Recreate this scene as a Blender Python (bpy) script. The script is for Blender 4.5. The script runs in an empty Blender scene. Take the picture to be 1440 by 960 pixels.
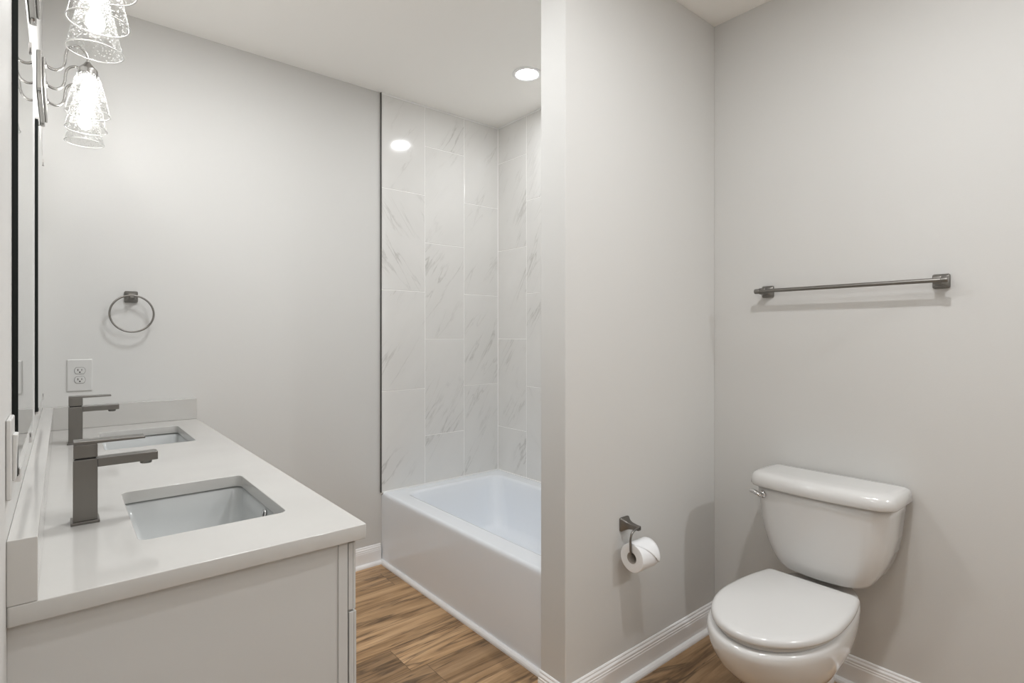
import bpy, bmesh, math, random
from mathutils import Vector, Matrix
random.seed(7)
PI = math.pi
SC = bpy.context.scene
COL = SC.collection

# ------------------------------------------------------------------ camera
cam_d = bpy.data.cameras.new('camera')
cam = bpy.data.objects.new('camera', cam_d)
COL.objects.link(cam)
cam_d.sensor_width = 36.0
cam_d.lens = 764.2 / 1440 * 36.0
cam_d.shift_y = -8.9 / 1440
cam_d.clip_start = 0.01
cam.location = (0, 0, 1.3265)
cam.rotation_euler = (PI / 2, 0, -math.radians(39.627))
SC.camera = cam

# ------------------------------------------------------------------ world, exposure
w = bpy.data.worlds.new('world')
SC.world = w
w.use_nodes = True
w.node_tree.nodes['Background'].inputs[0].default_value = (0.9, 0.93, 1, 1)
w.node_tree.nodes['Background'].inputs[1].default_value = 0.3
SC.view_settings.view_transform = 'Standard'
SC.view_settings.look = 'None'
SC.view_settings.gamma = 1
SC.view_settings.use_curve_mapping = False
SC.view_settings.exposure = 0.05
SC.cycles.max_bounces = 14
SC.cycles.diffuse_bounces = 8
SC.cycles.glossy_bounces = 6
SC.cycles.transparent_max_bounces = 24
SC.cycles.sample_clamp_indirect = 6
SC.cycles.caustics_reflective = False
SC.cycles.caustics_refractive = False
SC.cycles.use_denoising = True

BULB_E = 57.0       # strength of the six vanity bulbs
DOWN_E = 155.0     # strength of the recessed ceiling lights
WARM = (1.0, 0.995, 0.985, 1)
DAY = (0.97, 0.985, 1.0, 1)
P_A, P_B, P_D, P_E, P_F = 15.0, 22.0, 4.5, 14.5, 5.5   # room lamps, added fill, camera-side light

# unseen overhead lights: three lamps read off shadows, one added fill
def unseen_overhead_light(name, loc, power, size, col=DAY[:3]):
    d = bpy.data.lights.new(name, 'AREA')
    d.shape = 'DISK'; d.size = size; d.energy = power; d.color = col
    o = bpy.data.objects.new(name, d); COL.objects.link(o)
    o.location = loc
    return o
unseen_overhead_light('unseen_overhead_light', (1.25, 0.38, 2.735), P_A, 0.09)
unseen_overhead_light('unseen_overhead_light', (0.75, 0.75, 2.735), P_D, 0.12)
unseen_overhead_light('unseen_overhead_light', (0.60, 1.90, 2.735), P_E, 0.32)  # made-up fill brightening far wall, tub front and floor; no lamp seen there
unseen_overhead_light('unseen_overhead_light', (2.02, -1.40, 2.735), P_B, 0.09)
# added light above the camera, read off faint shadows; source unseen
d = bpy.data.lights.new('camera_side_light', 'POINT'); d.energy = P_F; d.shadow_soft_size = 0.05; d.color = (0.985, 0.992, 1.0)
o = bpy.data.objects.new('camera_side_light', d); COL.objects.link(o); o.location = (0.05, 0.30, 2.05)

# ------------------------------------------------------------------ geometry constants
CH = 2.743            # ceiling
XL = -0.062           # left wall
YF = 2.938            # far wall
XR = 2.31             # right wall
YB = -1.9             # wall behind the camera
PX0, PY0, PY1 = 1.340, 1.329, 1.455     # partition
CT = 0.934            # counter top

# ------------------------------------------------------------------ helpers
def link(name, me, mats, parent=None, smooth=False, bevel=0, seg=2, sub=0):
    o = bpy.data.objects.new(name, me)
    COL.objects.link(o)
    if not isinstance(mats, (list, tuple)): mats = [mats]
    for m in mats: me.materials.append(m)
    if parent is not None: o.parent = parent
    if smooth:
        for p in me.polygons: p.use_smooth = True
    if bevel:
        b = o.modifiers.new('bevel', 'BEVEL'); b.width = bevel; b.segments = seg
        b.limit_method = 'ANGLE'; b.angle_limit = math.radians(35)
        b.harden_normals = True
        for p in me.polygons: p.use_smooth = True
    if sub:
        s = o.modifiers.new('sub', 'SUBSURF'); s.levels = sub; s.render_levels = sub
    return o

def obj(name, bm, mats, parent=None, **k):
    bmesh.ops.recalc_face_normals(bm, faces=bm.faces)
    me = bpy.data.meshes.new(name)
    bm.to_mesh(me); bm.free()
    return link(name, me, mats, parent, **k)

def thing(name, label, cat, loc=(0, 0, 0), group=None):
    o = bpy.data.objects.new(name, None); COL.objects.link(o)
    o.empty_display_size = 0.05
    o.location = loc
    return tag(o, label, cat, group)

def tag(o, label, cat, group=None):
    o['label'] = label; o['category'] = cat
    if group: o['group'] = group
    return o

def struct(o):
    o['kind'] = 'structure'
    return o

def box(bm, x0, x1, y0, y1, z0, z1, mi=0):
    v = [bm.verts.new((x, y, z)) for x in (x0, x1) for y in (y0, y1) for z in (z0, z1)]
    fs = [(0, 1, 3, 2), (4, 6, 7, 5), (0, 4, 5, 1), (2, 3, 7, 6), (0, 2, 6, 4), (1, 5, 7, 3)]
    out = []
    for f in fs:
        fc = bm.faces.new([v[i] for i in f]); fc.material_index = mi; out.append(fc)
    return v, out

def boxo(name, a, mats, parent=None, **k):
    bm = bmesh.new(); box(bm, *a)
    return obj(name, bm, mats, parent, **k)

def rr(x0, x1, y0, y1, r, z, n=6):
    """rounded rectangle outline, counter-clockwise"""
    pts = []
    for cx, cy, a0 in ((x1 - r, y1 - r, 0), (x0 + r, y1 - r, 90), (x0 + r, y0 + r, 180), (x1 - r, y0 + r, 270)):
        for i in range(n + 1):
            a = math.radians(a0 + 90 * i / n)
            pts.append(Vector((cx + r * math.cos(a), cy + r * math.sin(a), z)))
    return pts

def loft(bm, rings, cap0=False, cap1=False, mi=0):
    vs = [[bm.verts.new(p) for p in r] for r in rings]
    n = len(vs[0])
    for a, b in zip(vs[:-1], vs[1:]):
        for i in range(n):
            f = bm.faces.new((a[i], a[(i + 1) % n], b[(i + 1) % n], b[i])); f.material_index = mi
    if cap0: bm.faces.new(list(reversed(vs[0]))).material_index = mi
    if cap1: bm.faces.new(vs[-1]).material_index = mi
    return vs

def lathe(bm, prof, o=(0, 0, 0), n=32, M=None, cap0=False, cap1=False):
    """profile of (radius, height) turned about z; M optionally orients it"""
    rings = []
    for r, h in prof:
        ring = []
        for i in range(n):
            a = 2 * PI * i / n
            p = Vector((r * math.cos(a), r * math.sin(a), h))
            if M is not None: p = M @ p
            ring.append(p + Vector(o))
        rings.append(ring)
    return loft(bm, rings, cap0, cap1)

def smooth_path(pts, k=8):
    P = [Vector(p) for p in pts]
    P = [P[0] * 2 - P[1]] + P + [P[-1] * 2 - P[-2]]
    out = []
    for i in range(1, len(P) - 2):
        for j in range(k):
            t = j / k
            a, b, c, d = P[i - 1], P[i], P[i + 1], P[i + 2]
            out.append(0.5 * ((2 * b) + (c - a) * t + (2 * a - 5 * b + 4 * c - d) * t * t + (3 * b - a - 3 * c + d) * t ** 3))
    out.append(P[-2])
    return out

def tube(bm, path, rad, n=12, closed=False):
    path = [Vector(p) for p in path]
    m = len(path)
    rings = []
    ref = None
    for i, p in enumerate(path):
        if closed: t = path[(i + 1) % m] - path[i - 1]
        else: t = path[min(i + 1, m - 1)] - path[max(i - 1, 0)]
        t.normalize()
        if ref is None:
            ref = t.orthogonal().normalized()
        ref = (ref - t * ref.dot(t)).normalized()
        b = t.cross(ref)
        r = rad[i] if isinstance(rad, (list, tuple)) else rad
        rings.append([p + ref * (r * math.cos(2 * PI * k / n)) + b * (r * math.sin(2 * PI * k / n)) for k in range(n)])
    if closed:
        rings.append(rings[0])
        vs = [[bm.verts.new(q) for q in r] for r in rings[:-1]]
        for i in range(m):
            a, b2 = vs[i], vs[(i + 1) % m]
            for k in range(n):
                bm.faces.new((a[k], a[(k + 1) % n], b2[(k + 1) % n], b2[k]))
    else:
        loft(bm, rings, True, True)

def extrude_profile(bm, prof, start, end, out, up=(0, 0, 1)):
    """prof: list of (distance out of the wall, height); swept start -> end"""
    s, e, o_, u = Vector(start), Vector(end), Vector(out), Vector(up)
    loft(bm, [[s + o_ * a + u * b for a, b in prof], [e + o_ * a + u * b for a, b in prof]], True, True)

# ------------------------------------------------------------------ materials
def mat(name, col, rough=0.5, metal=0.0, spec=0.5, coat=0.0, bump=None, emit=None, es=1.0):
    m = bpy.data.materials.new(name); m.use_nodes = True
    nt = m.node_tree; b = nt.nodes['Principled BSDF']
    b.inputs['Base Color'].default_value = (*col, 1)
    b.inputs['Roughness'].default_value = rough
    b.inputs['Metallic'].default_value = metal
    b.inputs['Specular IOR Level'].default_value = spec
    b.inputs['Coat Weight'].default_value = coat
    b.inputs['Coat Roughness'].default_value = 0.05
    if emit:
        b.inputs['Emission Color'].default_value = (*emit, 1)
        b.inputs['Emission Strength'].default_value = es
    if bump:
        sc, st = bump
        tc = nt.nodes.new('ShaderNodeTexCoord'); nz = nt.nodes.new('ShaderNodeTexNoise')
        nz.inputs['Scale'].default_value = sc; nz.inputs['Detail'].default_value = 3
        bp = nt.nodes.new('ShaderNodeBump'); bp.inputs['Strength'].default_value = st
        bp.inputs['Distance'].default_value = 0.002
        nt.links.new(tc.outputs['Object'], nz.inputs['Vector'])
        nt.links.new(nz.outputs['Fac'], bp.inputs['Height'])
        nt.links.new(bp.outputs['Normal'], b.inputs['Normal'])
    return m

class NB:
    """small node builder"""
    def __init__(s, m): s.nt = m.node_tree; s.b = s.nt.nodes['Principled BSDF']
    def n(s, t, **k):
        nd = s.nt.nodes.new(t)
        for a, v in k.items(): setattr(nd, a, v)
        return nd
    def l(s, a, b): s.nt.links.new(a, b)
    def math(s, op, a, b=None, c=None):
        nd = s.n('ShaderNodeMath', operation=op)
        for i, v in enumerate((a, b, c)):
            if v is None: continue
            if isinstance(v, (int, float)): nd.inputs[i].default_value = v
            else: s.l(v, nd.inputs[i])
        return nd.outputs[0]
    def ramp(s, fac, stops, interp='LINEAR'):
        nd = s.n('ShaderNodeValToRGB'); cr = nd.color_ramp; cr.interpolation = interp
        while len(cr.elements) > 1: cr.elements.remove(cr.elements[-1])
        cr.elements[0].position = stops[0][0]; cr.elements[0].color = (*stops[0][1], 1)
        for p, c in stops[1:]:
            e = cr.elements.new(p); e.color = (*c, 1)
        s.l(fac, nd.inputs[0])
        return nd.outputs[0]
    def mix(s, fac, a, b, blend='MIX'):
        nd = s.n('ShaderNodeMix', data_type='RGBA', blend_type=blend)
        for i, v in ((0, fac), (6, a), (7, b)):
            if isinstance(v, (int, float)): nd.inputs[i].default_value = v
            elif isinstance(v, tuple): nd.inputs[i].default_value = (*v, 1)
            else: s.l(v, nd.inputs[i])
        return nd.outputs[2]

M_wall = mat('wall_paint', (0.615, 0.610, 0.594), 0.55, spec=0.3, bump=(260, 0.10))
M_ceil = mat('ceiling_paint', (0.90, 0.888, 0.86), 0.8, spec=0.2, bump=(200, 0.08))
M_trim = mat('white_trim_paint', (0.86, 0.86, 0.865), 0.3, spec=0.5)
M_cab = mat('cabinet_paint', (0.55, 0.547, 0.535), 0.4, spec=0.4)
M_gap = mat('dark_gap', (0.05, 0.05, 0.05), 0.8)
M_porc = mat('white_porcelain', (0.64, 0.636, 0.626), 0.12, spec=0.5, coat=0.3)
M_seat = mat('seat_plastic', (0.60, 0.596, 0.587), 0.18, spec=0.5)
M_sink = mat('sink_porcelain', (0.54, 0.555, 0.555), 0.10, spec=0.5, coat=0.3)
M_tub = mat('tub_acrylic', (0.82, 0.852, 0.895), 0.10, spec=0.5)
M_nickel = mat('brushed_nickel', (0.22, 0.21, 0.195), 0.30, metal=1.0)
M_nickel2 = mat('brushed_nickel_lamp', (0.36, 0.35, 0.335), 0.27, metal=1.0)
M_chrome = mat('chrome', (0.72, 0.72, 0.72), 0.08, metal=1.0)
M_mirror = mat('mirror_silver', (0.90, 0.91, 0.90), 0.015, metal=1.0)
M_medge = mat('mirror_edge', (0.008, 0.010, 0.009), 0.6, spec=0.2)
M_clip = mat('clear_clip_plastic', (0.62, 0.60, 0.58), 0.2, spec=0.6)
M_plate = mat('white_plastic', (0.585, 0.58, 0.565), 0.35, spec=0.5)
M_slot = mat('dark_slot', (0.03, 0.028, 0.025), 0.6)
M_grout = mat('grout', (0.93, 0.925, 0.91), 0.8, spec=0.2)
M_edge = mat('tile_edge_metal', (0.10, 0.098, 0.092), 0.4, metal=0.7)
M_paper = mat('tissue_paper', (0.86, 0.87, 0.885), 0.95, spec=0.1, bump=(380, 0.25))
M_card = mat('cardboard_core', (0.42, 0.38, 0.34), 0.9, spec=0.1)
M_bulb = mat('lit_bulb', (1, 1, 1), 0.5, emit=WARM[:3], es=BULB_E)
M_lens = mat('lit_downlight_lens', (1, 1, 1), 0.5, emit=DAY[:3], es=DOWN_E)
M_caulk = mat('white_caulk', (0.84, 0.84, 0.83), 0.4)

# vertical brushed look on the faucets
def brushed(m):
    q = NB(m)
    tc = q.n('ShaderNodeTexCoord'); mp = q.n('ShaderNodeMapping')
    mp.inputs['Scale'].default_value = (60, 60, 6)
    q.l(tc.outputs['Object'], mp.inputs[0])
    nz = q.n('ShaderNodeTexNoise'); nz.inputs['Scale'].default_value = 2.0; nz.inputs['Detail'].default_value = 4
    q.l(mp.outputs[0], nz.inputs['Vector'])
    r = q.math('MULTIPLY_ADD', nz.outputs['Fac'], 0.25, 0.22)
    q.l(r, q.b.inputs['Roughness'])
brushed(M_nickel)

# quartz: warm white with sparse, soft veins
def quartz():
    m = mat('white_quartz', (0.82, 0.81, 0.785), 0.10, spec=0.5)
    q = NB(m)
    tc = q.n('ShaderNodeTexCoord')
    n1 = q.n('ShaderNodeTexNoise'); n1.inputs['Scale'].default_value = 3.2; n1.inputs['Detail'].default_value = 6; n1.inputs['Distortion'].default_value = 0.8
    q.l(tc.outputs['Object'], n1.inputs['Vector'])
    v = q.math('ABSOLUTE', q.math('SUBTRACT', n1.outputs['Fac'], 0.5))
    line = q.math('SUBTRACT', 1.0, q.math('MINIMUM', q.math('DIVIDE', v, 0.012), 1.0))
    n2 = q.n('ShaderNodeTexNoise'); n2.inputs['Scale'].default_value = 5.0; n2.inputs['Detail'].default_value = 3
    q.l(tc.outputs['Object'], n2.inputs['Vector'])
    msk = q.math('MINIMUM', q.math('MAXIMUM', q.math('MULTIPLY', q.math('SUBTRACT', n2.outputs['Fac'], 0.52), 7.0), 0.0), 1.0)
    f = q.math('MULTIPLY', q.math('MULTIPLY', line, msk), 0.30)
    cloud = q.ramp(n2.outputs['Fac'], [(0.3, (0.505, 0.495, 0.475)), (0.7, (0.535, 0.525, 0.505))])
    q.l(q.mix(f, cloud, (0.52, 0.50, 0.47)), q.b.inputs['Base Color'])
    return m
M_quartz = quartz()

# marble-look wall tile; the UV map holds per-tile metres plus a random offset
def marble():
    m = mat('marble_tile', (0.78, 0.77, 0.74), 0.10, spec=0.5)
    q = NB(m)
    uv = q.n('ShaderNodeUVMap'); uv.uv_map = 'UVMap'
    rot = q.n('ShaderNodeMapping'); rot.inputs['Rotation'].default_value = (0, 0, -math.radians(56))
    q.l(uv.outputs[0], rot.inputs[0])
    st = q.n('ShaderNodeMapping'); st.inputs['Scale'].default_value = (1.6, 11.0, 1)
    q.l(rot.outputs[0], st.inputs[0])
    n1 = q.n('ShaderNodeTexNoise'); n1.inputs['Scale'].default_value = 1.0; n1.inputs['Detail'].default_value = 7
    n1.inputs['Roughness'].default_value = 0.55; n1.inputs['Distortion'].default_value = 0.35
    q.l(st.outputs[0], n1.inputs['Vector'])
    v = q.math('ABSOLUTE', q.math('SUBTRACT', n1.outputs['Fac'], 0.5))
    line = q.math('SUBTRACT', 1.0, q.math('MINIMUM', q.math('DIVIDE', v, 0.026), 1.0))
    line = q.math('POWER', line, 1.4)
    s2 = q.n('ShaderNodeMapping'); s2.inputs['Scale'].default_value = (2.2, 5.0, 1); s2.inputs['Location'].default_value = (3, 7, 0)
    q.l(rot.outputs[0], s2.inputs[0])
    n2 = q.n('ShaderNodeTexNoise'); n2.inputs['Scale'].default_value = 1.0; n2.inputs['Detail'].default_value = 3
    q.l(s2.outputs[0], n2.inputs['Vector'])
    msk = q.math('MINIMUM', q.math('MAXIMUM', q.math('MULTIPLY', q.math('SUBTRACT', n2.outputs['Fac'], 0.50), 6.0), 0.0), 1.0)
    f = q.math('MULTIPLY', q.math('MULTIPLY', line, msk), 0.60)
    base = q.ramp(n2.outputs['Fac'], [(0.35, (0.745, 0.738, 0.72)), (0.75, (0.705, 0.698, 0.68))])
    q.l(q.mix(f, base, (0.42, 0.41, 0.385)), q.b.inputs['Base Color'])
    return m
M_tile = marble()

# plank floor, boards along x
def planks():
    m = mat('wood_plank_floor', (0.3, 0.2, 0.12), 0.38, spec=0.4)
    q = NB(m)
    tc = q.n('ShaderNodeTexCoord'); sx = q.n('ShaderNodeSeparateXYZ')
    q.l(tc.outputs['Object'], sx.inputs[0])
    X, Y = sx.outputs[0], sx.outputs[1]
    PW, PL = 0.178, 1.22
    SEED_W = 2.37  # seed picked to colour boards by the toilet dark, where the lamps overlight
    row = q.math('FLOOR', q.math('DIVIDE', q.math('ADD', Y, 0.05), PW))
    wn = q.n('ShaderNodeTexWhiteNoise', noise_dimensions='1D'); q.l(row, wn.inputs['W'])
    xo = q.math('ADD', X, q.math('MULTIPLY', wn.outputs['Value'], PL * 3))
    colm = q.math('FLOOR', q.math('DIVIDE', xo, PL))
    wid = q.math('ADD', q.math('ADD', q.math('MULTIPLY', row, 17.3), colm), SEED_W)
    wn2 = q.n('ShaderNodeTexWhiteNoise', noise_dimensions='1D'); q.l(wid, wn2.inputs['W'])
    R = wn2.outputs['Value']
    def grain(sx_, sy_, detail, dist, off):
        cb = q.n('ShaderNodeCombineXYZ')
        q.l(q.math('ADD', q.math('MULTIPLY', X, sx_), q.math('MULTIPLY', R, 37.0 + off)), cb.inputs[0])
        q.l(q.math('ADD', q.math('MULTIPLY', Y, sy_), q.math('MULTIPLY', R, 91.0)), cb.inputs[1])
        n = q.n('ShaderNodeTexNoise'); n.inputs['Scale'].default_value = 1; n.inputs['Detail'].default_value = detail
        n.inputs['Distortion'].default_value = dist; n.inputs['Roughness'].default_value = 0.6
        q.l(cb.outputs[0], n.inputs['Vector'])
        return n.outputs['Fac']
    g1 = grain(1.6, 19, 7, 0.8, 0)
    g2 = grain(0.75, 8.5, 4, 1.1, 11)
    g3 = grain(9, 150, 4, 0.2, 5)
    base = q.ramp(g1, [(0.30, (0.17, 0.098, 0.048)), (0.43, (0.38, 0.232, 0.115)), (0.55, (0.54, 0.345, 0.185)), (0.70, (0.66, 0.44, 0.25))])
    v = q.math('ABSOLUTE', q.math('SUBTRACT', g2, 0.47))
    streak = q.math('POWER', q.math('SUBTRACT', 1.0, q.math('MINIMUM', q.math('DIVIDE', v, 0.035), 1.0)), 1.5)
    base = q.mix(q.math('MULTIPLY', streak, 0.72), base, (0.075, 0.045, 0.026))
    base = q.mix(0.35, base, q.ramp(g3, [(0.3, (0.5, 0.5, 0.5)), (0.7, (1, 1, 1))]), 'MULTIPLY')
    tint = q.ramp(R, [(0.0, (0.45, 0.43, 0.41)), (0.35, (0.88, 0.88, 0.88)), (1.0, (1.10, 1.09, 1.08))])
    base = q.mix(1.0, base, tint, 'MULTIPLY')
    fy = q.math('FRACT', q.math('DIVIDE', q.math('ADD', Y, 0.05), PW))
    fx = q.math('FRACT', q.math('DIVIDE', xo, PL))
    ey = q.math('LESS_THAN', q.math('MINIMUM', fy, q.math('SUBTRACT', 1.0, fy)), 0.0075)
    ex = q.math('LESS_THAN', q.math('MINIMUM', fx, q.math('SUBTRACT', 1.0, fx)), 0.0010)
    e = q.math('MAXIMUM', ey, ex)
    base = q.mix(q.math('MULTIPLY', e, 0.65), base, (0.06, 0.04, 0.025))
    q.l(base, q.b.inputs['Base Color'])
    bp = q.n('ShaderNodeBump'); bp.inputs['Strength'].default_value = 0.15; bp.inputs['Distance'].default_value = 0.001
    q.l(g3, bp.inputs['Height']); q.l(bp.outputs[0], q.b.inputs['Normal'])
    return m
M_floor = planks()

# seeded thin glass: mostly clear, glossy, with small bright bubbles
def seeded():
    m = bpy.data.materials.new('seeded_glass'); m.use_nodes = True
    nt = m.node_tree
    for n in list(nt.nodes): nt.nodes.remove(n)
    L = nt.links.new
    out = nt.nodes.new('ShaderNodeOutputMaterial')
    tr = nt.nodes.new('ShaderNodeBsdfTransparent'); tr.inputs[0].default_value = (0.86, 0.86, 0.85, 1)
    gl = nt.nodes.new('ShaderNodeBsdfGlossy'); gl.inputs['Roughness'].default_value = 0.08
    df = nt.nodes.new('ShaderNodeBsdfTranslucent'); df.inputs[0].default_value = (0.95, 0.95, 0.93, 1)
    lw = nt.nodes.new('ShaderNodeLayerWeight'); lw.inputs[0].default_value = 0.35
    m1 = nt.nodes.new('ShaderNodeMixShader'); m2 = nt.nodes.new('ShaderNodeMixShader')
    tc = nt.nodes.new('ShaderNodeTexCoord')
    vo = nt.nodes.new('ShaderNodeTexVoronoi'); vo.inputs['Scale'].default_value = 165
    nz = nt.nodes.new('ShaderNodeTexNoise'); nz.inputs['Scale'].default_value = 60
    L(tc.outputs['Object'], vo.inputs['Vector']); L(tc.outputs['Object'], nz.inputs['Vector'])
    rp = nt.nodes.new('ShaderNodeValToRGB'); cr = rp.color_ramp
    cr.elements[0].position = 0.16; cr.elements[0].color = (0.62, 0.62, 0.62, 1)
    cr.elements[1].position = 0.33; cr.elements[1].color = (0.03, 0.03, 0.03, 1)
    L(vo.outputs['Distance'], rp.inputs[0])
    bp = nt.nodes.new('ShaderNodeBump'); bp.inputs['Strength'].default_value = 0.2; bp.inputs['Distance'].default_value = 0.002
    L(vo.outputs['Distance'], bp.inputs['Height'])
    L(bp.outputs[0], gl.inputs['Normal'])
    L(lw.outputs['Facing'], m1.inputs[0]); 
    mul = nt.nodes.new('ShaderNodeMath'); mul.operation = 'MULTIPLY'; mul.inputs[1].default_value = 0.2
    L(lw.outputs['Fresnel'], mul.inputs[0]); L(mul.outputs[0], m1.inputs[0])
    L(tr.outputs[0], m1.inputs[1]); L(gl.outputs[0], m1.inputs[2])
    L(rp.outputs[0], m2.inputs[0]); L(m1.outputs[0], m2.inputs[1]); L(df.outputs[0], m2.inputs[2])
    L(m2.outputs[0], out.inputs[0])
    return m
M_glass = seeded()

# ================================================================== ROOM SHELL
T = 0.12
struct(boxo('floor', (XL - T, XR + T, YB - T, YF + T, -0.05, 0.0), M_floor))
struct(boxo('ceiling', (XL - T, XR + T, YB - T, YF + T, CH, CH + 0.08), M_ceil))
struct(boxo('wall_left', (XL - T, XL, YB - T, YF + T, 0, CH), M_wall))
wall_far = struct(boxo('wall_far', (XL, XR, YF, YF + T, 0, CH), M_wall))
wall_right = struct(boxo('wall_right', (XR, XR + T, YB - T, YF + T, 0, CH), M_wall))
struct(boxo('wall_back', (XL, XR, YB - T, YB, 0, CH), M_wall))
struct(boxo('wall_partition', (PX0, XR, PY0, PY1, 0, CH), M_wall, bevel=0.004))

# baseboards with a moulded top and a shoe strip
BB = [(0, 0), (0.014, 0), (0.014, 0.078), (0.0125, 0.082), (0.0125, 0.088), (0.0105, 0.090), (0.0105, 0.098), (0.006, 0.104), (0.006, 0.109), (0.003, 0.113), (0, 0.113)]
SHOE = [(0.014, 0), (0.031, 0), (0.031, 0.006), (0.028, 0.013), (0.022, 0.018), (0.014, 0.020)]
def baseboard(name, runs):
    bm = bmesh.new()
    for s, e, o_ in runs:
        extrude_profile(bm, BB, s, e, o_); extrude_profile(bm, SHOE, s, e, o_)
    return struct(obj(name, bm, M_trim))
baseboard('baseboard_far', [((0.473, YF, 0), (1.432, YF, 0), (0, -1, 0))])
baseboard('baseboard_right', [((XR, YB, 0), (XR, PY0, 0), (-1, 0, 0))])
baseboard('baseboard_back', [((XL, YB, 0), (XR, YB, 0), (0, 1, 0))])
baseboard('baseboard_left', [((XL, YB, 0), (XL, 1.068, 0), (1, 0, 0))])
baseboard('baseboard_partition', [((PX0 - 0.031, PY0, 0), (XR, PY0, 0), (0, -1, 0)), ((PX0, PY0 - 0.031, 0), (PX0, PY1, 0), (-1, 0, 0))])

# ---- marble-look tiles above the tub (part of the two walls)
TX0 = 1.436
def tiles(name, cols, zoff, place, parent):
    """cols: list of (h0,h1, offset?) ; place(h, d, z) -> point (d = out of the wall)"""
    bm = bmesh.new(); uvl = bm.loops.layers.uv.new('UVMap')
    g = 0.0019
    for ci, (h0, h1) in enumerate(cols):
        zz = (0.998 if (ci + zoff) % 2 == 0 else 0.706) - 0.596 * 2
        while zz < CH:
            z0, z1 = max(zz, 0.40), min(zz + 0.596, CH - 0.004)
            zz += 0.596
            if z1 - z0 < 0.02: continue
            ru, rv = random.uniform(0, 40), random.uniform(0, 40)
            fl = -1 if random.random() < 0.08 else 1
            a = [(h0 + g, 0), (h1 - g, 0)]
            b = 0.0012; D = 0.0095
            lo = [place(h, 0.001, z) for h, z in ((h0 + g, z0 + g), (h1 - g, z0 + g), (h1 - g, z1 - g), (h0 + g, z1 - g))]
            md = [place(h, D - b, z) for h, z in ((h0 + g, z0 + g), (h1 - g, z0 + g), (h1 - g, z1 - g), (h0 + g, z1 - g))]
            tp = [place(h, D, z) for h, z in ((h0 + g + b, z0 + g + b), (h1 - g - b, z0 + g + b), (h1 - g - b, z1 - g - b), (h0 + g + b, z1 - g - b))]
            hz = [(h0, z0), (h1, z0), (h1, z1), (h0, z1)]
            vs = loft(bm, [lo, md, tp], False, True)
            idx = {}
            for ring in vs:
                for k, v in enumerate(ring): idx[v] = hz[k]
            bm.faces.ensure_lookup_table()
            for v in vs[2]:
                for f in v.link_faces:
                    for lp in f.loops:
                        h, z = idx[lp.vert]
                        lp[uvl].uv = (h * fl + ru, z + rv)
    bmesh.ops.recalc_face_normals(bm, faces=bm.faces)
    return obj(name, bm, M_tile, parent)
colsA = [(TX0, 1.7285), (1.7285, 2.0205), (2.0205, 2.2995)]
tiles('wall_tile', colsA, 0, lambda h, d, z: Vector((h, YF - d, z)), wall_far)
colsB = [(-YF + 0.0105, -2.633), (-2.633, -2.338), (-2.338, -2.043), (-2.043, -1.748), (-1.748, -PY1)]
tiles('wall_tile', colsB, 1, lambda h, d, z: Vector((XR - d, -h, z)), wall_right)
boxo('grout', (TX0, XR - 0.0005, YF - 0.0078, YF, 0.40, CH - 0.002), M_grout, wall_far)
boxo('grout', (XR - 0.0078, XR, PY1 + 0.0005, YF - 0.0005, 0.40, CH - 0.002), M_grout, wall_right)
struct(boxo('trim_1', (TX0 - 0.0040, TX0 - 0.0005, YF - 0.0125, YF, 0.408, CH - 0.001), M_edge))
# white joint sealant at ceiling and inner corner
bm = bmesh.new()
box(bm, TX0, XR - 0.010, YF - 0.013, YF - 0.0095, CH - 0.009, CH - 0.001)
box(bm, XR - 0.013, XR - 0.0095, PY1 + 0.001, YF - 0.010, CH - 0.009, CH - 0.001)
struct(obj('trim_2', bm, M_caulk))

# ================================================================== BATHTUB
tub = thing('bathtub', 'glossy white alcove bathtub with a plain front apron, set against marble-look tiles', 'bathtub', (1.87, 2.2, 0))
BX0, BX1, BY0, BY1, BZ = 1.440, XR - 0.0105, PY1 + 0.001, YF - 0.0105, 0.408
LX, LY, LZ = tub.location
def tl(pts): return [p - Vector((LX, LY, LZ)) for p in pts]
bm = bmesh.new()
N = 8
rings = [rr(BX0, BX1, BY0, YF - .0005, 0.002, 0.0, N), rr(BX0, BX1, BY0, YF - .0005, 0.002, 0.02, N), rr(BX0, BX1, BY0, YF - .0005, 0.002, 0.375, N),
         rr(BX0, BX1, BY0, YF - .0005, 0.003, 0.390, N), rr(BX0 + .003, BX1, BY0, BY1, 0.006, 0.400, N), rr(BX0 + .009, BX1, BY0, BY1, 0.006, 0.4065, N),
         rr(BX0 + .017, BX1 - .01, BY0 + .01, BY1 - .01, 0.01, 0.408, N)]
ix0, ix1, iy0, iy1 = 1.545, 2.215, 1.62, 2.835
rings += [rr(ix0 - .012, ix1 + .012, iy0 - .012, iy1 + .012, 0.075, 0.408, N), rr(ix0, ix1, iy0, iy1, 0.075, 0.4045, N),
          rr(ix0 + .008, ix1 - .008, iy0 + .01, iy1 - .010, 0.075, 0.393, N), rr(ix0 + .016, ix1 - .014, iy0 + .03, iy1 - .022, 0.08, 0.35, N),
          rr(ix0 + .035, ix1 - .030, iy0 + .09, iy1 - .052, 0.10, 0.22, N), rr(ix0 + .055, ix1 - .048, iy0 + .15, iy1 - .078, 0.11, 0.13, N),
          rr(ix0 + .085, ix1 - .078, iy0 + .19, iy1 - .110, 0.12, 0.095, N), rr(ix0 + .13, ix1 - .12, iy0 + .25, iy1 - .16, 0.12, 0.085, N)]
loft(bm, [tl(r) for r in rings], True, True)
o = obj('tub_shell', bm, M_tub, tub, smooth=True)
es = o.modifiers.new('ws', 'WEIGHTED_NORMAL')
bm = bmesh.new(); lathe(bm, [(0.0, 0.004), (0.026, 0.004), (0.032, 0.001), (0.032, -0.004)], (1.88 - LX, 1.90 - LY, 0.087 - LZ), 24)
obj('drain', bm, M_chrome, tub, smooth=True)
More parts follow.
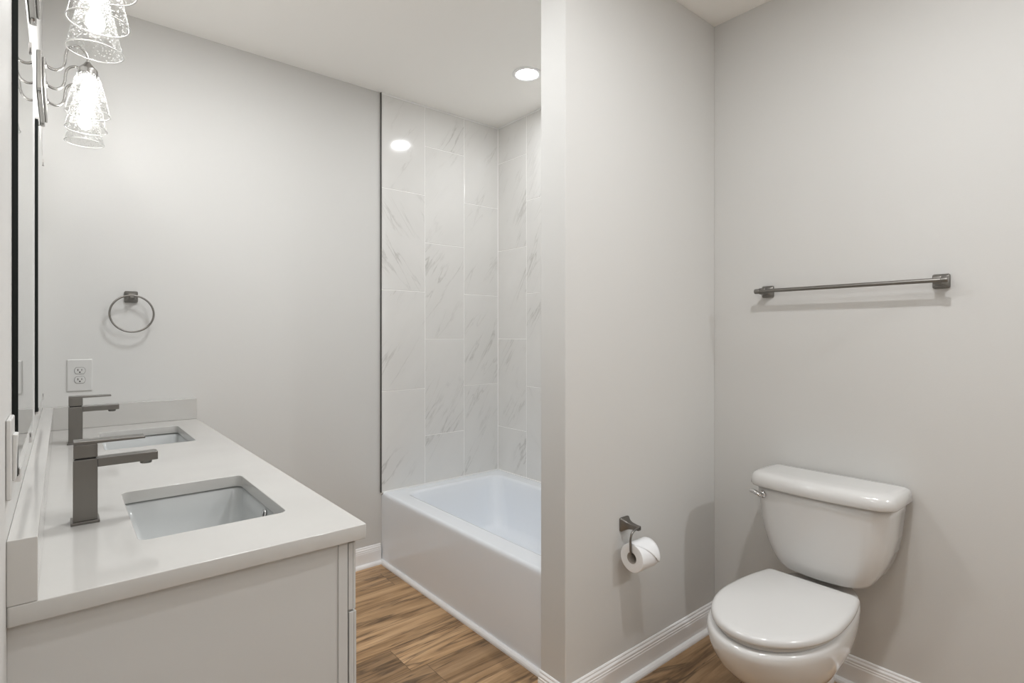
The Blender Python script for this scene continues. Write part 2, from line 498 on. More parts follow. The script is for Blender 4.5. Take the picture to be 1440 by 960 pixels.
# strip at the foot of the apron, sealant bead where rim meets tile
bm = bmesh.new()
extrude_profile(bm, [(0, 0), (0.018, 0), (0.018, 0.008), (0.015, 0.015), (0.009, 0.020), (0, 0.021)], (BX0, PY1 - 0.16 + 0.16, 0), (BX0, YF, 0), (-1, 0, 0))
struct(obj('trim_3', bm, M_trim))
bm = bmesh.new()
box(bm, TX0 + .004, BX1, BY1 - 0.006, BY1 + 0.0015, BZ - 0.004, BZ + 0.005)
box(bm, BX1 - 0.006, BX1 + 0.0015, BY0, BY1 - .006, BZ - 0.004, BZ + 0.005)
for v in bm.verts: v.co -= Vector((LX, LY, LZ))
obj('sealant_bead', bm, M_caulk, tub, bevel=0.0015)

# ================================================================== VANITY
VY0, VY1 = 1.065, YF - 0.002
cab = thing('vanity_cabinet', 'light grey painted double vanity cabinet under the white quartz worktop', 'cabinet', (0.2, 2.0, 0))
def cb(name, a, m, parent=None, **k):
    px, py = (0.2, 2.0)
    return boxo(name, (a[0] - px, a[1] - px, a[2] - py, a[3] - py, a[4], a[5]), m, parent or cab, **k)
CY0 = 1.078
bm = bmesh.new()
ox, oy = 0.2, 2.0
def cbx(x0, x1, y0, y1, z0, z1): box(bm, x0 - ox, x1 - ox, y0 - oy, y1 - oy, z0, z1)
cbx(XL + .0003, 0.436, CY0 + 0.003, CY0 + 0.018, 0.0, 0.903)       # recessed side panel
cbx(XL + .0003, 0.450, VY1 - 0.018, VY1, 0.0, 0.903)
cbx(XL + .0003, 0.450, CY0 + 0.018, VY1 - 0.018, 0.10, 0.118)      # bottom
cbx(XL + .0003, 0.380, CY0 + 0.018, VY1 - 0.018, 0.0, 0.10)        # toe kick
cbx(XL + .0003, XL + .012, CY0 + 0.018, VY1 - 0.018, 0.118, 0.903)
obj('cabinet_body', bm, M_cab, cab)
bm = bmesh.new()
cbx(0.434, 0.4535, CY0, CY0 + 0.030, 0.0, 0.903)
for y in (1.53, 1.98, 2.46, VY1 - 0.03): cbx(0.434, 0.4535, y, y + 0.030, 0.10, 0.903)
cbx(0.434, 0.4535, CY0 + .03, VY1 - .03, 0.10, 0.125)
cbx(0.434, 0.4535, CY0 + .03, VY1 - .03, 0.885, 0.903)
obj('face_frame', bm, M_cab, cab, bevel=0.0008)
def front(name, y0, y1, z0, z1, dx=0.0):
    bm = bmesh.new()
    def b(x0, x1, a, c, d, e): box(bm, x0 - ox, x1 - ox, a - oy, c - oy, d, e)
    x0, x1 = 0.4565 + dx, 0.4725 + dx
    b(x0, x1 - 0.006, y0, y1, z0, z1)
    s = 0.05 if name == 'door' else 0.0
    if s:
        b(x1 - 0.006, x1, y0, y0 + s, z0, z1); b(x1 - 0.006, x1, y1 - s, y1, z0, z1)
        b(x1 - 0.006, x1, y0 + s, y1 - s, z0, z0 + s); b(x1 - 0.006, x1, y0 + s, y1 - s, z1 - s, z1)
    else:
        b(x1 - 0.006, x1, y0, y1, z0, z1)
    return obj(name, bm, M_cab, cab, bevel=0.0012)
for i, (a, b) in enumerate(((1.082, 1.543), (1.546, 1.993), (1.996, 2.473), (2.476, 2.922))):
    front('drawer_front', a, b, 0.757, 0.896)
    if i == 2:
        front('drawer_front', a, b, 0.44, 0.752); front('drawer_front', a, b, 0.118, 0.435)
    else:
        front('door', a, b, 0.118, 0.752, 0.0015)

# worktop with two cut-outs
top = thing('quartz_worktop', 'white quartz vanity worktop with faint veins, two sink cut-outs and low backsplashes', 'worktop', (0.2, 2.0, 0.904))
S1 = (0.113, 0.386, 1.252, 1.664)
S2 = (0.113, 0.386, 2.312, 2.742)
def plate_with_holes(name, outer, holes, z0, z1, m, parent, off):
    cu = bpy.data.curves.new(name, 'CURVE'); cu.dimensions = '2D'; cu.fill_mode = 'BOTH'
    h = (z1 - z0) / 2; bv = 0.0015
    cu.extrude = h - bv; cu.bevel_depth = bv; cu.bevel_resolution = 2; cu.offset = -bv
    for pts in [outer] + holes:
        sp = cu.splines.new('POLY'); sp.points.add(len(pts) - 1); sp.use_cyclic_u = True
        for i, p in enumerate(pts): sp.points[i].co = (p[0] - off[0], p[1] - off[1], 0, 1)
    tmp = bpy.data.objects.new(name, cu); COL.objects.link(tmp)
    bpy.context.view_layer.update()
    dg = bpy.context.evaluated_depsgraph_get()
    me = bpy.data.meshes.new_from_object(tmp.evaluated_get(dg))
    bpy.data.objects.remove(tmp); bpy.data.curves.remove(cu)
    for v in me.vertices: v.co.z += (z0 + z1) / 2 - off[2]
    me.materials.clear()
    return link(name, me, m, parent)
plate_with_holes('slab', rr(XL + .0002, 0.489, VY0, VY1, 0.004, 0, 3),
                 [rr(*S1, 0.018, 0, 8), rr(*S2, 0.018, 0, 8)], 0.904, CT, M_quartz, top, (0.2, 2.0, 0.904))
def tb(name, a): return boxo(name, (a[0] - .2, a[1] - .2, a[2] - 2, a[3] - 2, a[4] - .904, a[5] - .904), M_quartz, top, bevel=0.0015)
tb('backsplash', (XL + .0002, -0.0275, VY0, VY1 - 0.0205, CT + .0003, 1.030))
tb('backsplash', (XL + .0002, 0.489, VY1 - 0.020, VY1, CT + .0003, 1.030))

# undermount sinks
def sink(S, label):
    cx, cy = (S[0] + S[1]) / 2, (S[2] + S[3]) / 2
    t = thing('undermount_sink', label, 'sink', (cx, cy, 0.79), 'undermount sinks')
    e = 0.006
    x0, x1, y0, y1 = S[0] - cx - e, S[1] - cx + e, S[2] - cy - e, S[3] - cy + e
    Z = lambda z: z - 0.79
    bm = bmesh.new()
    K = 8
    R = [rr(x0 - .03, x1 + .022, y0 - .022, y1 + .022, 0.03, Z(0.888), K), rr(x0 - .03, x1 + .022, y0 - .022, y1 + .022, 0.03, Z(0.9015), K),
         rr(x0 - .002, x1 + .002, y0 - .002, y1 + .002, 0.024, Z(0.9015), K), rr(x0 + .002, x1 - .002, y0 + .002, y1 - .002, 0.026, Z(0.897), K),
         rr(x0 + .008, x1 - .006, y0 + .008, y1 - .008, 0.030, Z(0.86), K),
         rr(x0 + .018, x1 - .014, y0 + .022, y1 - .022, 0.038, Z(0.80), K), rr(x0 + .030, x1 - .026, y0 + .036, y1 - .036, 0.042, Z(0.775), K),
         rr(x0 + .05, x1 - .048, y0 + .06, y1 - .06, 0.04, Z(0.765), K), rr(-.03, .03, -.03, .03, 0.03, Z(0.760), K)]
    loft(bm, R, False, True)
    obj('basin', bm, M_sink, t, smooth=True)
    bm = bmesh.new()
    loft(bm, [rr(x0 - .03, x1 + .022, y0 - .022, y1 + .022, 0.03, Z(0.888), K), rr(x0, x1, y0, y1, 0.03, Z(0.86), K),
              rr(x0 + .012, x1 - .008, y0 + .016, y1 - .016, 0.038, Z(0.79), K), rr(x0 + .04, x1 - .04, y0 + .05, y1 - .05, 0.04, Z(0.753), K)], False, True)
    obj('basin_underside', bm, M_sink, t, smooth=True)
    bm = bmesh.new(); lathe(bm, [(0.0, 0.002), (0.014, 0.003), (0.020, 0.0035), (0.024, 0.001)], (0, 0, Z(0.7615)), 24)
    obj('drain', bm, M_chrome, t, smooth=True)
    # overflow on the room-side wall of the basin, a chrome ring round a dark hole
    Mx = Matrix.Rotation(-PI / 2 + math.radians(8), 4, 'Y')
    bm = bmesh.new(); lathe(bm, [(0.0075, 0.0005), (0.0085, 0.003), (0.0125, 0.003), (0.0135, 0.0005)], (x1 - .0060, -0.030, Z(0.882)), 24, Mx)
    ov = obj('overflow_ring', bm, M_chrome, t, smooth=True)
    bm = bmesh.new(); lathe(bm, [(0.0, 0.0016), (0.0085, 0.0016)], (x1 - .0060, -0.030, Z(0.882)), 24, Mx)
    obj('overflow_hole', bm, M_slot, ov)
    return t
sink(S1, 'white rectangular undermount basin nearer the camera, in front of the large near faucet')
sink(S2, 'white rectangular undermount basin at the far end of the worktop near the towel ring')

# faucets
def faucet(name, loc, label):
    t = thing(name, label, 'faucet', loc, 'square single-lever faucets')
    bm = bmesh.new(); box(bm, -0.024, 0.024, -0.025, 0.025, 0.0002, 0.006)
    obj('base_plate', bm, M_nickel, t, bevel=0.0008)
    bm = bmesh.new(); box(bm, -0.0200, 0.0205, -0.0205, 0.0205, 0.006, 0.1335)
    obj('faucet_body', bm, M_nickel, t, bevel=0.0012)
    bm = bmesh.new()
    pr = [(0.0206, 0.1145), (0.128, 0.1155), (0.128, 0.1335), (0.0206, 0.1325)]
    loft(bm, [[Vector((x, -0.0165, z)) for x, z in pr], [Vector((x, 0.0165, z)) for x, z in pr]], True, True)
    sp = obj('spout', bm, M_nickel, t, bevel=0.001)
    bm = bmesh.new(); lathe(bm, [(0.0, 0.108), (0.010, 0.108), (0.0115, 0.1095), (0.0115, 0.1158)], (0.107, 0, 0), 20)
    obj('aerator', bm, M_nickel, sp, smooth=True)
    bm = bmesh.new(); box(bm, -0.0165, 0.0175, -0.0165, 0.0165, 0.1335, 0.1372)
    obj('collar', bm, M_slot, t)
    bm = bmesh.new()
    box(bm, -0.0195, 0.0205, -0.0205, 0.0205, 0.1372, 0.1645)
    pr = [(-0.0195, 0.1646), (0.104, 0.1660), (0.104, 0.1705), (-0.0195, 0.1715)]
    loft(bm, [[Vector((x, -0.0205, z)) for x, z in pr], [Vector((x, 0.0205, z)) for x, z in pr]], True, True)
    obj('lever_handle', bm, M_nickel, t, bevel=0.001)
    return t
faucet('faucet', (0.0375, 1.457, CT), 'dark brushed nickel square faucet nearer the camera, at the near basin')
faucet('faucet', (0.0375, 2.527, CT), 'dark brushed nickel square faucet at the far basin below the outlet')

# mirrors
def mirror(y0, y1, label, clips):
    z0, z1 = 1.100, 1.965
    t = thing('wall_mirror', label, 'mirror', (XL, (y0 + y1) / 2, z0), 'frameless mirrors over the vanity')
    yc = (y0 + y1) / 2
    bm = bmesh.new(); _, fs = box(bm, 0.0005, 0.0078, y0 - yc, y1 - yc, 0, z1 - z0)
    for f in fs: f.material_index = 1
    fs[1].material_index = 0
    obj('mirror_glass', bm, [M_mirror, M_medge], t)
    for (yy, top_) in clips:
        bm = bmesh.new()
        zc = (z1 - z0) if top_ else 0
        s = -1 if top_ else 1
        za, zb = sorted((zc - s * 0.012, zc))
        box(bm, 0.0005, 0.0105, yy - yc - .008, yy - yc + .008, za, zb)
        za, zb = sorted((zc - s * 0.001, zc + s * 0.010))
        box(bm, 0.0080, 0.0105, yy - yc - .008, yy - yc + .008, za, zb)
        obj('mirror_clip', bm, M_clip, t, bevel=0.0008)
    return t
mirror(1.18, 1.745, 'frameless mirror nearer the camera, dark edge behind the white light switch', [(1.20, 0), (1.62, 0), (1.25, 1), (1.62, 1)])
mirror(2.13, 2.74, 'frameless mirror at the far end of the vanity, next to the outlet', [(2.16, 0), (2.66, 0), (2.16, 1), (2.66, 1)])

# vanity lights: plate, three curved arms, cups, seeded shades, bulbs
def vanity_light(yc, sp, label):
    z = 2.095
    t = thing('vanity_light', label, 'wall lamp', (XL, yc, z), 'three-shade vanity lights')
    bm = bmesh.new(); box(bm, 0.0005, 0.014, -0.205, 0.205, 0, 0.120)
    bp = obj('back_plate', bm, M_nickel2, t, bevel=0.003)
    bm = bmesh.new(); box(bm, 0.0142, 0.0215, -0.190, 0.190, 0.012, 0.108)
    obj('front_plate', bm, M_nickel2, bp, bevel=0.003)
    for y in (-0.17, 0.17):
        bm = bmesh.new(); lathe(bm, [(0.0, 0.005), (0.004, 0.004), (0.006, 0.0)], (0.007, y, 0), 16, Matrix.Rotation(PI, 4, 'X'))
        obj('knob', bm, M_nickel2, bp, smooth=True)
    for k in (-1, 0, 1):
        y = k * sp
        pts = [(0.022, y, 0.088), (0.034, y, 0.081), (0.048, y, 0.080), (0.062, y, 0.092), (0.069, y, 0.112), (0.071, y, 0.135), (0.076, y, 0.156), (0.090, y, 0.170),
               (0.106, y, 0.172), (0.120, y, 0.162), (0.127, y, 0.146), (0.128, y, 0.128)]
        bm = bmesh.new(); tube(bm, smooth_path(pts, 6), 0.0042, 10)
        lathe(bm, [(0.0, 0.004), (0.009, 0.003), (0.011, 0.0)], (0.0215, y, 0.088), 16, Matrix.Rotation(PI / 2, 4, 'Y'))
        arm = obj('arm', bm, M_nickel2, t, smooth=True)
        sx = 0.128
        bm = bmesh.new()
        lathe(bm, [(0.0, 0.130), (0.007, 0.129), (0.010, 0.124), (0.020, 0.112), (0.0255, 0.106), (0.0265, 0.104), (0.0265, 0.082), (0.024, 0.081), (0.018, 0.081), (0.0, 0.081)], (sx, y, 0), 28)
        cup = obj('lamp_cup', bm, M_nickel2, t, smooth=True); cup.modifiers.new('w', 'WEIGHTED_NORMAL')
        bm = bmesh.new()
        prof = [(0.0275, 0.091), (0.034, 0.075), (0.0395, 0.054), (0.0450, 0.031), (0.050, 0.009), (0.0550, -0.015), (0.0590, -0.0355), (0.0600, -0.0395), (0.0585, -0.0405), (0.0550, -0.030), (0.0475, -0.005)]
        lathe(bm, prof[:8], (sx, y, 0), 48)
        sh = obj('glass_shade', bm, M_glass, t, smooth=True)
        bm = bmesh.new()
        R_ = 0.0600
        tube(bm, [(sx + R_ * math.cos(2 * PI * i / 48), y + R_ * math.sin(2 * PI * i / 48), -0.0395) for i in range(48)], 0.0014, 8, True)
        obj('shade_rim', bm, M_rim, sh, smooth=True)
        bm = bmesh.new()
        lathe(bm, [(0.009, 0.082), (0.010, 0.070), (0.014, 0.058), (0.0185, 0.046), (0.020, 0.036), (0.0185, 0.025), (0.013, 0.017), (0.006, 0.0135), (0.0, 0.013)], (sx, y, 0), 24)
        obj('bulb', bm, M_bulb, t, smooth=True)
    return t
M_rim = mat('glass_rim', (0.93, 0.93, 0.91), 0.15, spec=0.8)
M_rim.node_tree.nodes['Principled BSDF'].inputs['Transmission Weight'].default_value = 0.25
vanity_light(1.595, 0.165, 'brushed nickel vanity light nearer the camera, cut off by the top of the photo')
vanity_light(2.445, 0.175, 'brushed nickel vanity light at the far end with three overlapping seeded glass shades')

# ------------------------------------------------------------------ light switch on the left wall
t = thing('light_switch', 'white rocker light switch on the left wall before the near mirror', 'switch', (XL, 1.088, 1.148))
bm = bmesh.new(); box(bm, 0.0003, 0.0065, -0.036, 0.036, -0.0575, 0.0575)
obj('switch_plate', bm, M_plate, t, bevel=0.002)
bm = bmesh.new()
pr = [(0.0066, -0.034), (0.0100, -0.033), (0.0105, 0.0), (0.0122, 0.033), (0.0066, 0.034)]
loft(bm, [[Vector((x, -0.016, z)) for x, z in pr], [Vector((x, 0.016, z)) for x, z in pr]], True, True)
obj('rocker', bm, M_plate, t, bevel=0.001)

# ------------------------------------------------------------------ outlet on the far wall
t = thing('wall_outlet', 'white duplex power outlet on the far wall above the far faucet', 'outlet', (0.058, YF, 1.157))
bm = bmesh.new()
loft(bm, [[Vector((p.x, -0.0003, p.y)) for p in rr(-.043, .043, -.068, .068, .004, 0, 3)], [Vector((p.x, -0.003, p.y)) for p in rr(-.043, .043, -.068, .068, .004, 0, 3)],
          [Vector((p.x, -0.0055, p.y)) for p in rr(-.039, .039, -.064, .064, .003, 0, 3)]], True, True)
obj('cover_plate', bm, M_plate, t)
for zc in (0.0195, -0.0195):
    bm = bmesh.new()
    def oval(sc, y):
        out = []
        for i in range(36):
            a = 2 * PI * i / 36
            out.append(Vector((0.0175 * sc * math.cos(a), y, zc + max(-0.0135, min(0.0135, 0.0175 * math.sin(a))) * sc)))
        return out
    loft(bm, [oval(1.0, -0.0056), oval(1.0, -0.0068), oval(0.94, -0.0074)], False, True)
    rc = obj('receptacle', bm, M_plate, t)
    bm = bmesh.new()
    box(bm, -0.0078, -0.0050, -0.0078, -0.0075, zc - 0.001, zc + 0.0075)
    box(bm, 0.0052, 0.0076, -0.0078, -0.0075, zc + 0.000, zc + 0.0070)
    lathe(bm, [(0.0, 0.0003), (0.0030, 0.0003), (0.0030, 0.0)], (0, -0.0075, zc - 0.0062), 14, Matrix.Rotation(PI / 2, 4, 'X'))
    obj('slot', bm, M_slot, rc)
    bm = bmesh.new()
    tube(bm, [p for p in oval(1.06, -0.0056)], 0.0005, 6, True)
    obj('recess_line', bm, M_gap, rc)

# ------------------------------------------------------------------ square flared posts
def post(bm, base, out, side, up, h=0.026, depth=0.06, neck=0.009):
    """square pyramid-like post swelling to a square base on the wall"""
    base, out, side, up = Vector(base), Vector(out), Vector(side), Vector(up)
    rings = []
    for d, s, r in ((0.0003, h, 0.006), (0.006, h, 0.006), (0.009, h * 0.93, 0.005), (0.013, h * 0.80, 0.004), (0.022, h * 0.60, 0.004), (0.034, h * 0.45, 0.003), (depth - 0.010, neck * 1.05, 0.003), (depth, neck, 0.003), (depth + .008, neck, 0.003), (depth + .010, neck * .8, 0.003)):
        rings.append([base + out * d + side * p.x + up * p.y for p in rr(-s, s, -s, s, r, 0, 3)])
    loft(bm, rings, True, True)

# towel ring
t = thing('towel_ring', 'brushed nickel towel ring hanging on the far wall above the outlet', 'towel ring', (0.236, YF, 1.496))
bm = bmesh.new(); post(bm, (0, 0, 0), (0, -1, 0), (1, 0, 0), (0, 0, 1), 0.025, 0.044, 0.0085)
obj('wall_mount', bm, M_nickel, t, bevel=0.0006)
bm = bmesh.new()
rc_, rz_ = 0.0795, -0.0755
tube(bm, [(rc_ * math.sin(2 * PI * i / 72), -0.049 , rz_ + rc_ * math.cos(2 * PI * i / 72)) for i in range(72)], 0.0040, 12, True)
obj('ring', bm, M_nickel, t, smooth=True)

# towel bar on the right wall
t = thing('towel_bar', 'brushed nickel towel bar mounted on the right wall above the toilet', 'towel bar', (XR, 0.79, 1.510))
y_a, y_b = 1.083 - .79, 0.493 - .79
for y in (y_a, y_b):
    bm = bmesh.new(); post(bm, (0, y, 0), (-1, 0, 0), (0, 1, 0), (0, 0, 1), 0.0245, 0.050, 0.0125)
    obj('post', bm, M_nickel, t, bevel=0.0006)
bm = bmesh.new()
tube(bm, [(-0.058, y_a + 0.012, 0), (-0.058, y_b - 0.012, 0)], 0.0078, 20)
obj('bar', bm, M_nickel, t, smooth=True).modifiers.new('w', 'WEIGHTED_NORMAL')
for y, s in ((y_a, 1), (y_b, -1)):
    bm = bmesh.new()
    Mx = Matrix.Rotation(-s * PI / 2, 4, 'X')
    lathe(bm, [(0.0, 0.030), (0.009, 0.030), (0.0102, 0.028), (0.0102, 0.012), (0.008, 0.010)], (-0.058, y, 0), 20, Mx)
    obj('end_cap', bm, M_nickel, t, smooth=True).modifiers.new('w', 'WEIGHTED_NORMAL')

# ------------------------------------------------------------------ toilet paper holder and roll
HX, HZ = 1.655, 0.607
t = thing('toilet_paper_holder', 'brushed nickel toilet paper holder on the partition wall, arm through the roll', 'toilet paper holder', (HX, PY0, HZ))
bm = bmesh.new(); post(bm, (0, 0, 0), (0, -1, 0), (1, 0, 0), (0, 0, 1), 0.026, 0.066, 0.0085)
obj('wall_mount', bm, M_nickel, t, bevel=0.0006)
bm = bmesh.new()
RY, RZ = -0.072, -0.085
pts = [(0.004, RY, 0.0), (-0.012, RY, 0.001), (-0.030, RY, -0.002), (-0.044, RY, -0.012), (-0.050, RY, -0.030), (-0.050, RY, RZ + 0.030), (-0.049, RY, RZ + 0.012), (-0.044, RY, RZ + 0.002), (-0.034, RY, RZ), (0.0, RY, RZ), (0.055, RY, RZ), (0.075, RY, RZ)]
tube(bm, smooth_path(pts, 6), 0.0042, 12)
obj('arm', bm, M_nickel, t, smooth=True)
t = thing('toilet_paper_roll', 'white toilet paper roll with a folded pointed end, hanging on the holder', 'toilet paper', (HX + 0.006, PY0 + RY, HZ + RZ - 0.014))
MX = Matrix.Rotation(PI / 2, 4, 'Y')
bm = bmesh.new()
RO = 0.052
lathe(bm, [(0.021, -0.0495), (0.035, -0.050), (RO - .002, -0.050), (RO, -0.048), (RO, 0.048), (RO - .002, 0.050), (0.021, 0.0495), (0.021, -0.0495)], (0, 0, 0), 64, MX)
obj('paper', bm, M_paper, t, smooth=True).modifiers.new('w', 'WEIGHTED_NORMAL')
bm = bmesh.new(); lathe(bm, [(0.0205, -0.0497), (0.0205, 0.0497), (0.0195, 0.0497), (0.0195, -0.0497), (0.0205, -0.0497)], (0, 0, 0), 40, MX)
obj('core', bm, M_card, t, smooth=True)
# folded triangular tip lying round the front of the roll
bm = bmesh.new()
def rp(x, a, r): return Vector((x, -r * math.sin(a), r * math.cos(a)))
rows = 22; grid = []
A0, A1 = math.radians(-25), math.radians(112)
for i in range(rows + 1):
    a = A0 + (A1 - A0) * i / rows
    f = max(0.0, (i / rows - 0.30) / 0.70)
    x0 = -0.0495 + 0.092 * f; x1 = 0.0495 - 0.003 * f
    lift = 0.0012 + 0.004 * f * f
    grid.append([rp(x0 + (x1 - x0) * j / 6, a, RO + lift) for j in range(7)])
gv = [[bm.verts.new(p) for p in r] for r in grid]
for i in range(rows):
    for j in range(6): bm.faces.new((gv[i][j], gv[i][j + 1], gv[i + 1][j + 1], gv[i + 1][j]))
o = obj('folded_sheet', bm, M_paper, t, smooth=True)
s = o.modifiers.new('thick', 'SOLIDIFY'); s.thickness = 0.0009

# ================================================================== TOILET
TY = 0.815
tt = thing('toilet', 'white two-piece toilet with closed lid in the corner under the towel bar', 'toilet', (2.0, TY, 0))
def tp(pts): return [p - Vector((2.0, TY, 0)) for p in pts]
def egg(xf, xb, hw, z, back=0.5, n=64, xw=None, pw=2.0, bp_=3.2):
    """plan outline: rounded front at xf, squarer back at xb; hw half width, widest at xw"""
    xw = xw if xw is not None else xf + (xb - xf) * 0.55
    out = []
    for i in range(n):
        a = 2 * PI * i / n
        c, s = math.cos(a), math.sin(a)
        if c < 0:
            e = 2 / pw
            x = xw - (xw - xf) * abs(c) ** e; y = hw * math.copysign(abs(s) ** e, s)
        else:
            e = 2 / bp_
            x = xw + (xb - xw) * abs(c) ** e; y = hw * math.copysign(abs(s) ** (2 / (pw + (bp_ - pw) * 0.6)), s)
            y *= 1 - back * (max(0, (x - xw)) / max(1e-6, xb - xw)) ** 1.5 * 0.44
        out.append(Vector((x, TY + y, z)))
    return out
bm = bmesh.new()
R = [egg(1.665, 2.16, 0.112, 0.0, xw=1.86, pw=2.4), egg(1.665, 2.16, 0.112, 0.012, xw=1.86, pw=2.4), egg(1.675, 2.155, 0.103, 0.03, xw=1.86, pw=2.4), egg(1.682, 2.15, 0.098, 0.10, xw=1.86, pw=2.4),
     egg(1.688, 2.16, 0.098, 0.19, xw=1.86, pw=2.3), egg(1.688, 2.17, 0.099, 0.222, xw=1.86, pw=2.3), egg(1.668, 2.19, 0.110, 0.234, xw=1.85, pw=2.2), egg(1.628, 2.21, 0.136, 0.250, xw=1.83), egg(1.592, 2.22, 0.157, 0.274, xw=1.81),
     egg(1.562, 2.23, 0.172, 0.305, xw=1.80), egg(1.538, 2.24, 0.182, 0.342, xw=1.795), egg(1.524, 2.245, 0.187, 0.380, xw=1.79), egg(1.524, 2.245, 0.187, 0.398, xw=1.79),
     egg(1.529, 2.243, 0.184, 0.407, xw=1.79), egg(1.538, 2.240, 0.177, 0.411, xw=1.79), egg(1.58, 2.20, 0.14, 0.411, xw=1.79)]
loft(bm, [tp(r) for r in R], True, True)
obj('bowl', bm, M_porc, tt, smooth=True)
# seat ring and lid
SY = TY - 0.006
def seat_ring(z, d, xf=1.531, xb=2.052, hw=0.183, xw=1.80, yb=0.157):
    """round-front outline with a straight back edge; d = inset"""
    pts = []
    xf, xb, hw, yb = xf + d, xb - d * .6, hw - d, yb - d
    for i in range(49):
        a = PI / 2 + PI * i / 48
        pts.append(Vector((xw + (xw - xf) * math.cos(a), SY + hw * math.sin(a), z)))
    side = []
    r = 0.016
    for i in range(1, 10):
        t_ = i / 9
        x = xw + (xb - r - xw) * t_
        side.append((x, hw - (hw - yb) * t_ ** 2.2))
    x0, y0 = side[-1]
    for i in range(1, 6):
        a = i / 5 * PI / 2
        side.append((x0 + r * math.sin(a), y0 - r * (1 - math.cos(a))))
    pts += [Vector((x, SY - y, z)) for x, y in side]
    pts += [Vector((xb, SY, z))]
    pts += [Vector((x, SY + y, z)) for x, y in reversed(side)]
    return pts
bm = bmesh.new()
loft(bm, [tp(seat_ring(z, d)) for z, d in ((0.4125, 0.016), (0.414, 0.015), (0.424, 0.015), (0.4265, 0.018), (0.427, 0.03))], True, True)
obj('seat', bm, M_seat, tt, smooth=True)
bm = bmesh.new()
loft(bm, [tp(seat_ring(z, d)) for z, d in ((0.4295, 0.012), (0.4300, 0.004), (0.431, 0.001), (0.436, 0.0), (0.444, 0.001), (0.449, 0.004), (0.4525, 0.009), (0.4545, 0.016), (0.4555, 0.03), (0.4570, 0.08), (0.458, 0.13))], True, True)
obj('seat_lid', bm, M_seat, tt, smooth=True)
for y in (-0.07, 0.07):
    bm = bmesh.new()
    lathe(bm, [(0.0, 0.030), (0.010, 0.030), (0.012, 0.027), (0.012, 0.0)], (2.062 - 2.0, y, 0.411), 20)
    obj('hinge', bm, M_seat, tt, smooth=True)
# tank: section bowed in front with chamfered front corners, sides curving inwards to the bottom
def tank_ring(z, hw, xf, xb, bow=0.018, ch=0.048, n=14):
    """xf front at centre, xb back; corner point between front bow and side"""
    pts = []
    c = ch
    front = []
    for i in range(n + 1):
        t_ = -1 + 2 * i / n
        front.append((xf + bow * t_ * t_, t_ * (hw - c)))
    # rounded corner from front end to side
    def corner(sgn):
        out = []
        p0 = Vector((xf + bow, sgn * (hw - c))); p2 = Vector((xf + bow + c * 1.05, sgn * hw)); p1 = Vector((xf + bow + 0.010 , sgn * (hw - 0.010)))
        p2 = Vector((xf + bow + c * 0.86, sgn * (hw - 0.004))); p3 = Vector((xf + bow + c * 1.25, sgn * hw))
        for t_ in (0.10, 0.18, 0.5, 0.82, 0.90): out.append(p0.lerp(p2, t_) + Vector((-0.0035 * math.sin(PI * t_), sgn * 0.0035 * math.sin(PI * t_))))
        for t_ in (0.12, 0.25, 1.0): out.append(p2.lerp(p3, t_))
        return out
    loopp = [Vector(p) for p in front] + corner(1)
    r = 0.012
    loopp += [Vector((xb - r, hw)), Vector((xb - r * .3, hw - r * .3)), Vector((xb, hw - r)), Vector((xb, 0)), Vector((xb, -hw + r)), Vector((xb - r * .3, -hw + r * .3)), Vector((xb - r, -hw))]
    loopp += list(reversed(corner(-1)))
    return [Vector((p.x, TY + p.y, z)) for p in loopp]
bm = bmesh.new()
prof = [(0.430, 0.105, 2.145, 2.262, .008), (0.436, 0.122, 2.118, 2.274, .010), (0.446, 0.147, 2.100, 2.28, .012), (0.462, 0.162, 2.090, 2.282, .014), (0.49, 0.179, 2.086, 2.284, .015), (0.53, 0.196, 2.083, 2.286, .016), (0.57, 0.208, 2.080, 2.288, .017), (0.62, 0.218, 2.077, 2.29, .018),
        (0.67, 0.222, 2.074, 2.292, .018), (0.71, 0.227, 2.072, 2.292, .018), (0.742, 0.229, 2.071, 2.292, .018)]
loft(bm, [tp(tank_ring(z, hw, xf, xb, b)) for z, hw, xf, xb, b in prof], True, True)
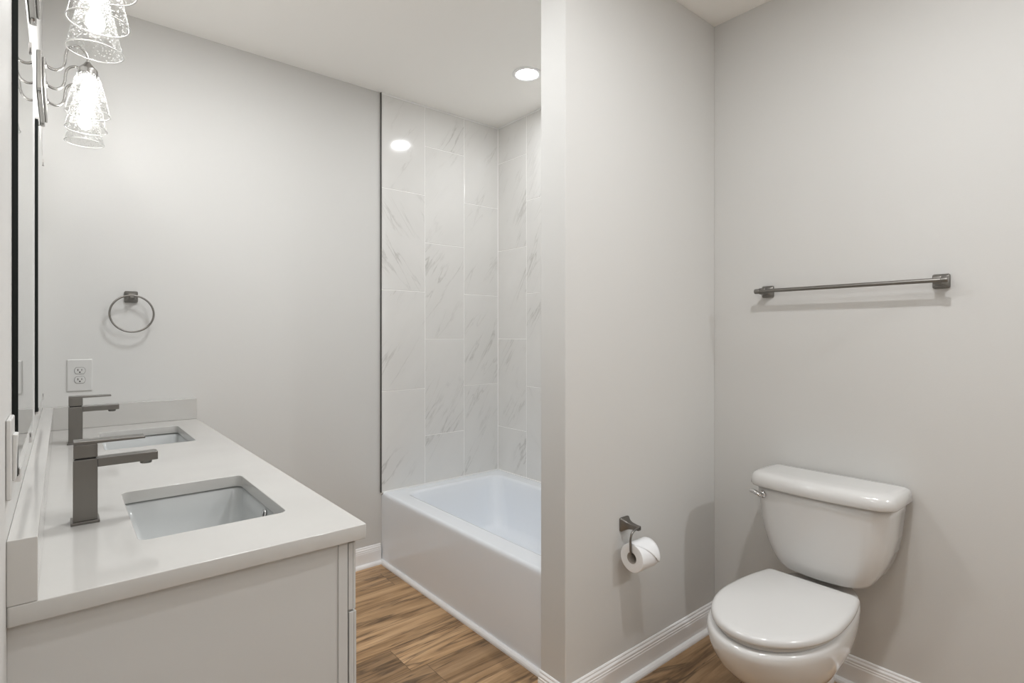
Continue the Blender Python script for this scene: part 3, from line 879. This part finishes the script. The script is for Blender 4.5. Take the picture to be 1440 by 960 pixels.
tank = obj('tank', bm, M_porc, tt, smooth=True)
bm = bmesh.new()
lp = [(0.7425, 0.232, 2.068, 2.294, .018), (0.7430, 0.243, 2.058, 2.296, .018), (0.748, 0.246, 2.055, 2.297, .018), (0.768, 0.2455, 2.056, 2.297, .018), (0.780, 0.243, 2.060, 2.296, .018), (0.788, 0.237, 2.067, 2.293, .018), (0.7925, 0.227, 2.078, 2.288, .017), (0.7945, 0.21, 2.095, 2.28, .015), (0.7955, 0.17, 2.13, 2.26, .010)]
loft(bm, [tp(tank_ring(z, hw, xf, xb, b, 0.040)) for z, hw, xf, xb, b in lp], True, True)
obj('tank_lid', bm, M_porc, tt, smooth=True)
# chrome flush lever on the tank's front left
bm = bmesh.new()
Mx = Matrix.Rotation(-PI / 2, 4, 'Y')
fy = 0.185; fz = 0.712; fx = 2.0885 - 2.0
lathe(bm, [(0.0, 0.010), (0.010, 0.009), (0.013, 0.005), (0.0135, 0.0)], (fx, fy, fz), 20, Mx)
path = smooth_path([(fx - 0.008, fy - 0.002, fz), (fx - 0.018, fy + 0.004, fz + 0.001), (fx - 0.020, fy + 0.014, fz + 0.005), (fx - 0.019, fy + 0.027, fz + 0.009), (fx - 0.018, fy + 0.040, fz + 0.010)], 5)
tube(bm, path, [0.0072 + 0.0012 * math.sin(i / len(path) * PI) for i in range(len(path))], 12)
obj('flush_lever', bm, M_chrome, tt, smooth=True)

# ================================================================== recessed ceiling lights
def downlight(x, y, label):
    t = thing('recessed_light', label, 'ceiling light', (x, y, CH), None)
    bm = bmesh.new()
    lathe(bm, [(0.078, -0.0005), (0.079, -0.004), (0.075, -0.007), (0.066, -0.0085), (0.058, -0.006), (0.056, -0.004), (0.056, -0.0005)], (0, 0, 0), 48)
    obj('trim_ring', bm, M_trim, t, smooth=True)
    bm = bmesh.new(); lathe(bm, [(0.0, -0.0045), (0.0558, -0.0045)], (0, 0, 0), 48)
    obj('lens', bm, M_lens, t)
    return t
downlight(1.94, 2.215, 'round white recessed light in the ceiling above the bathtub')
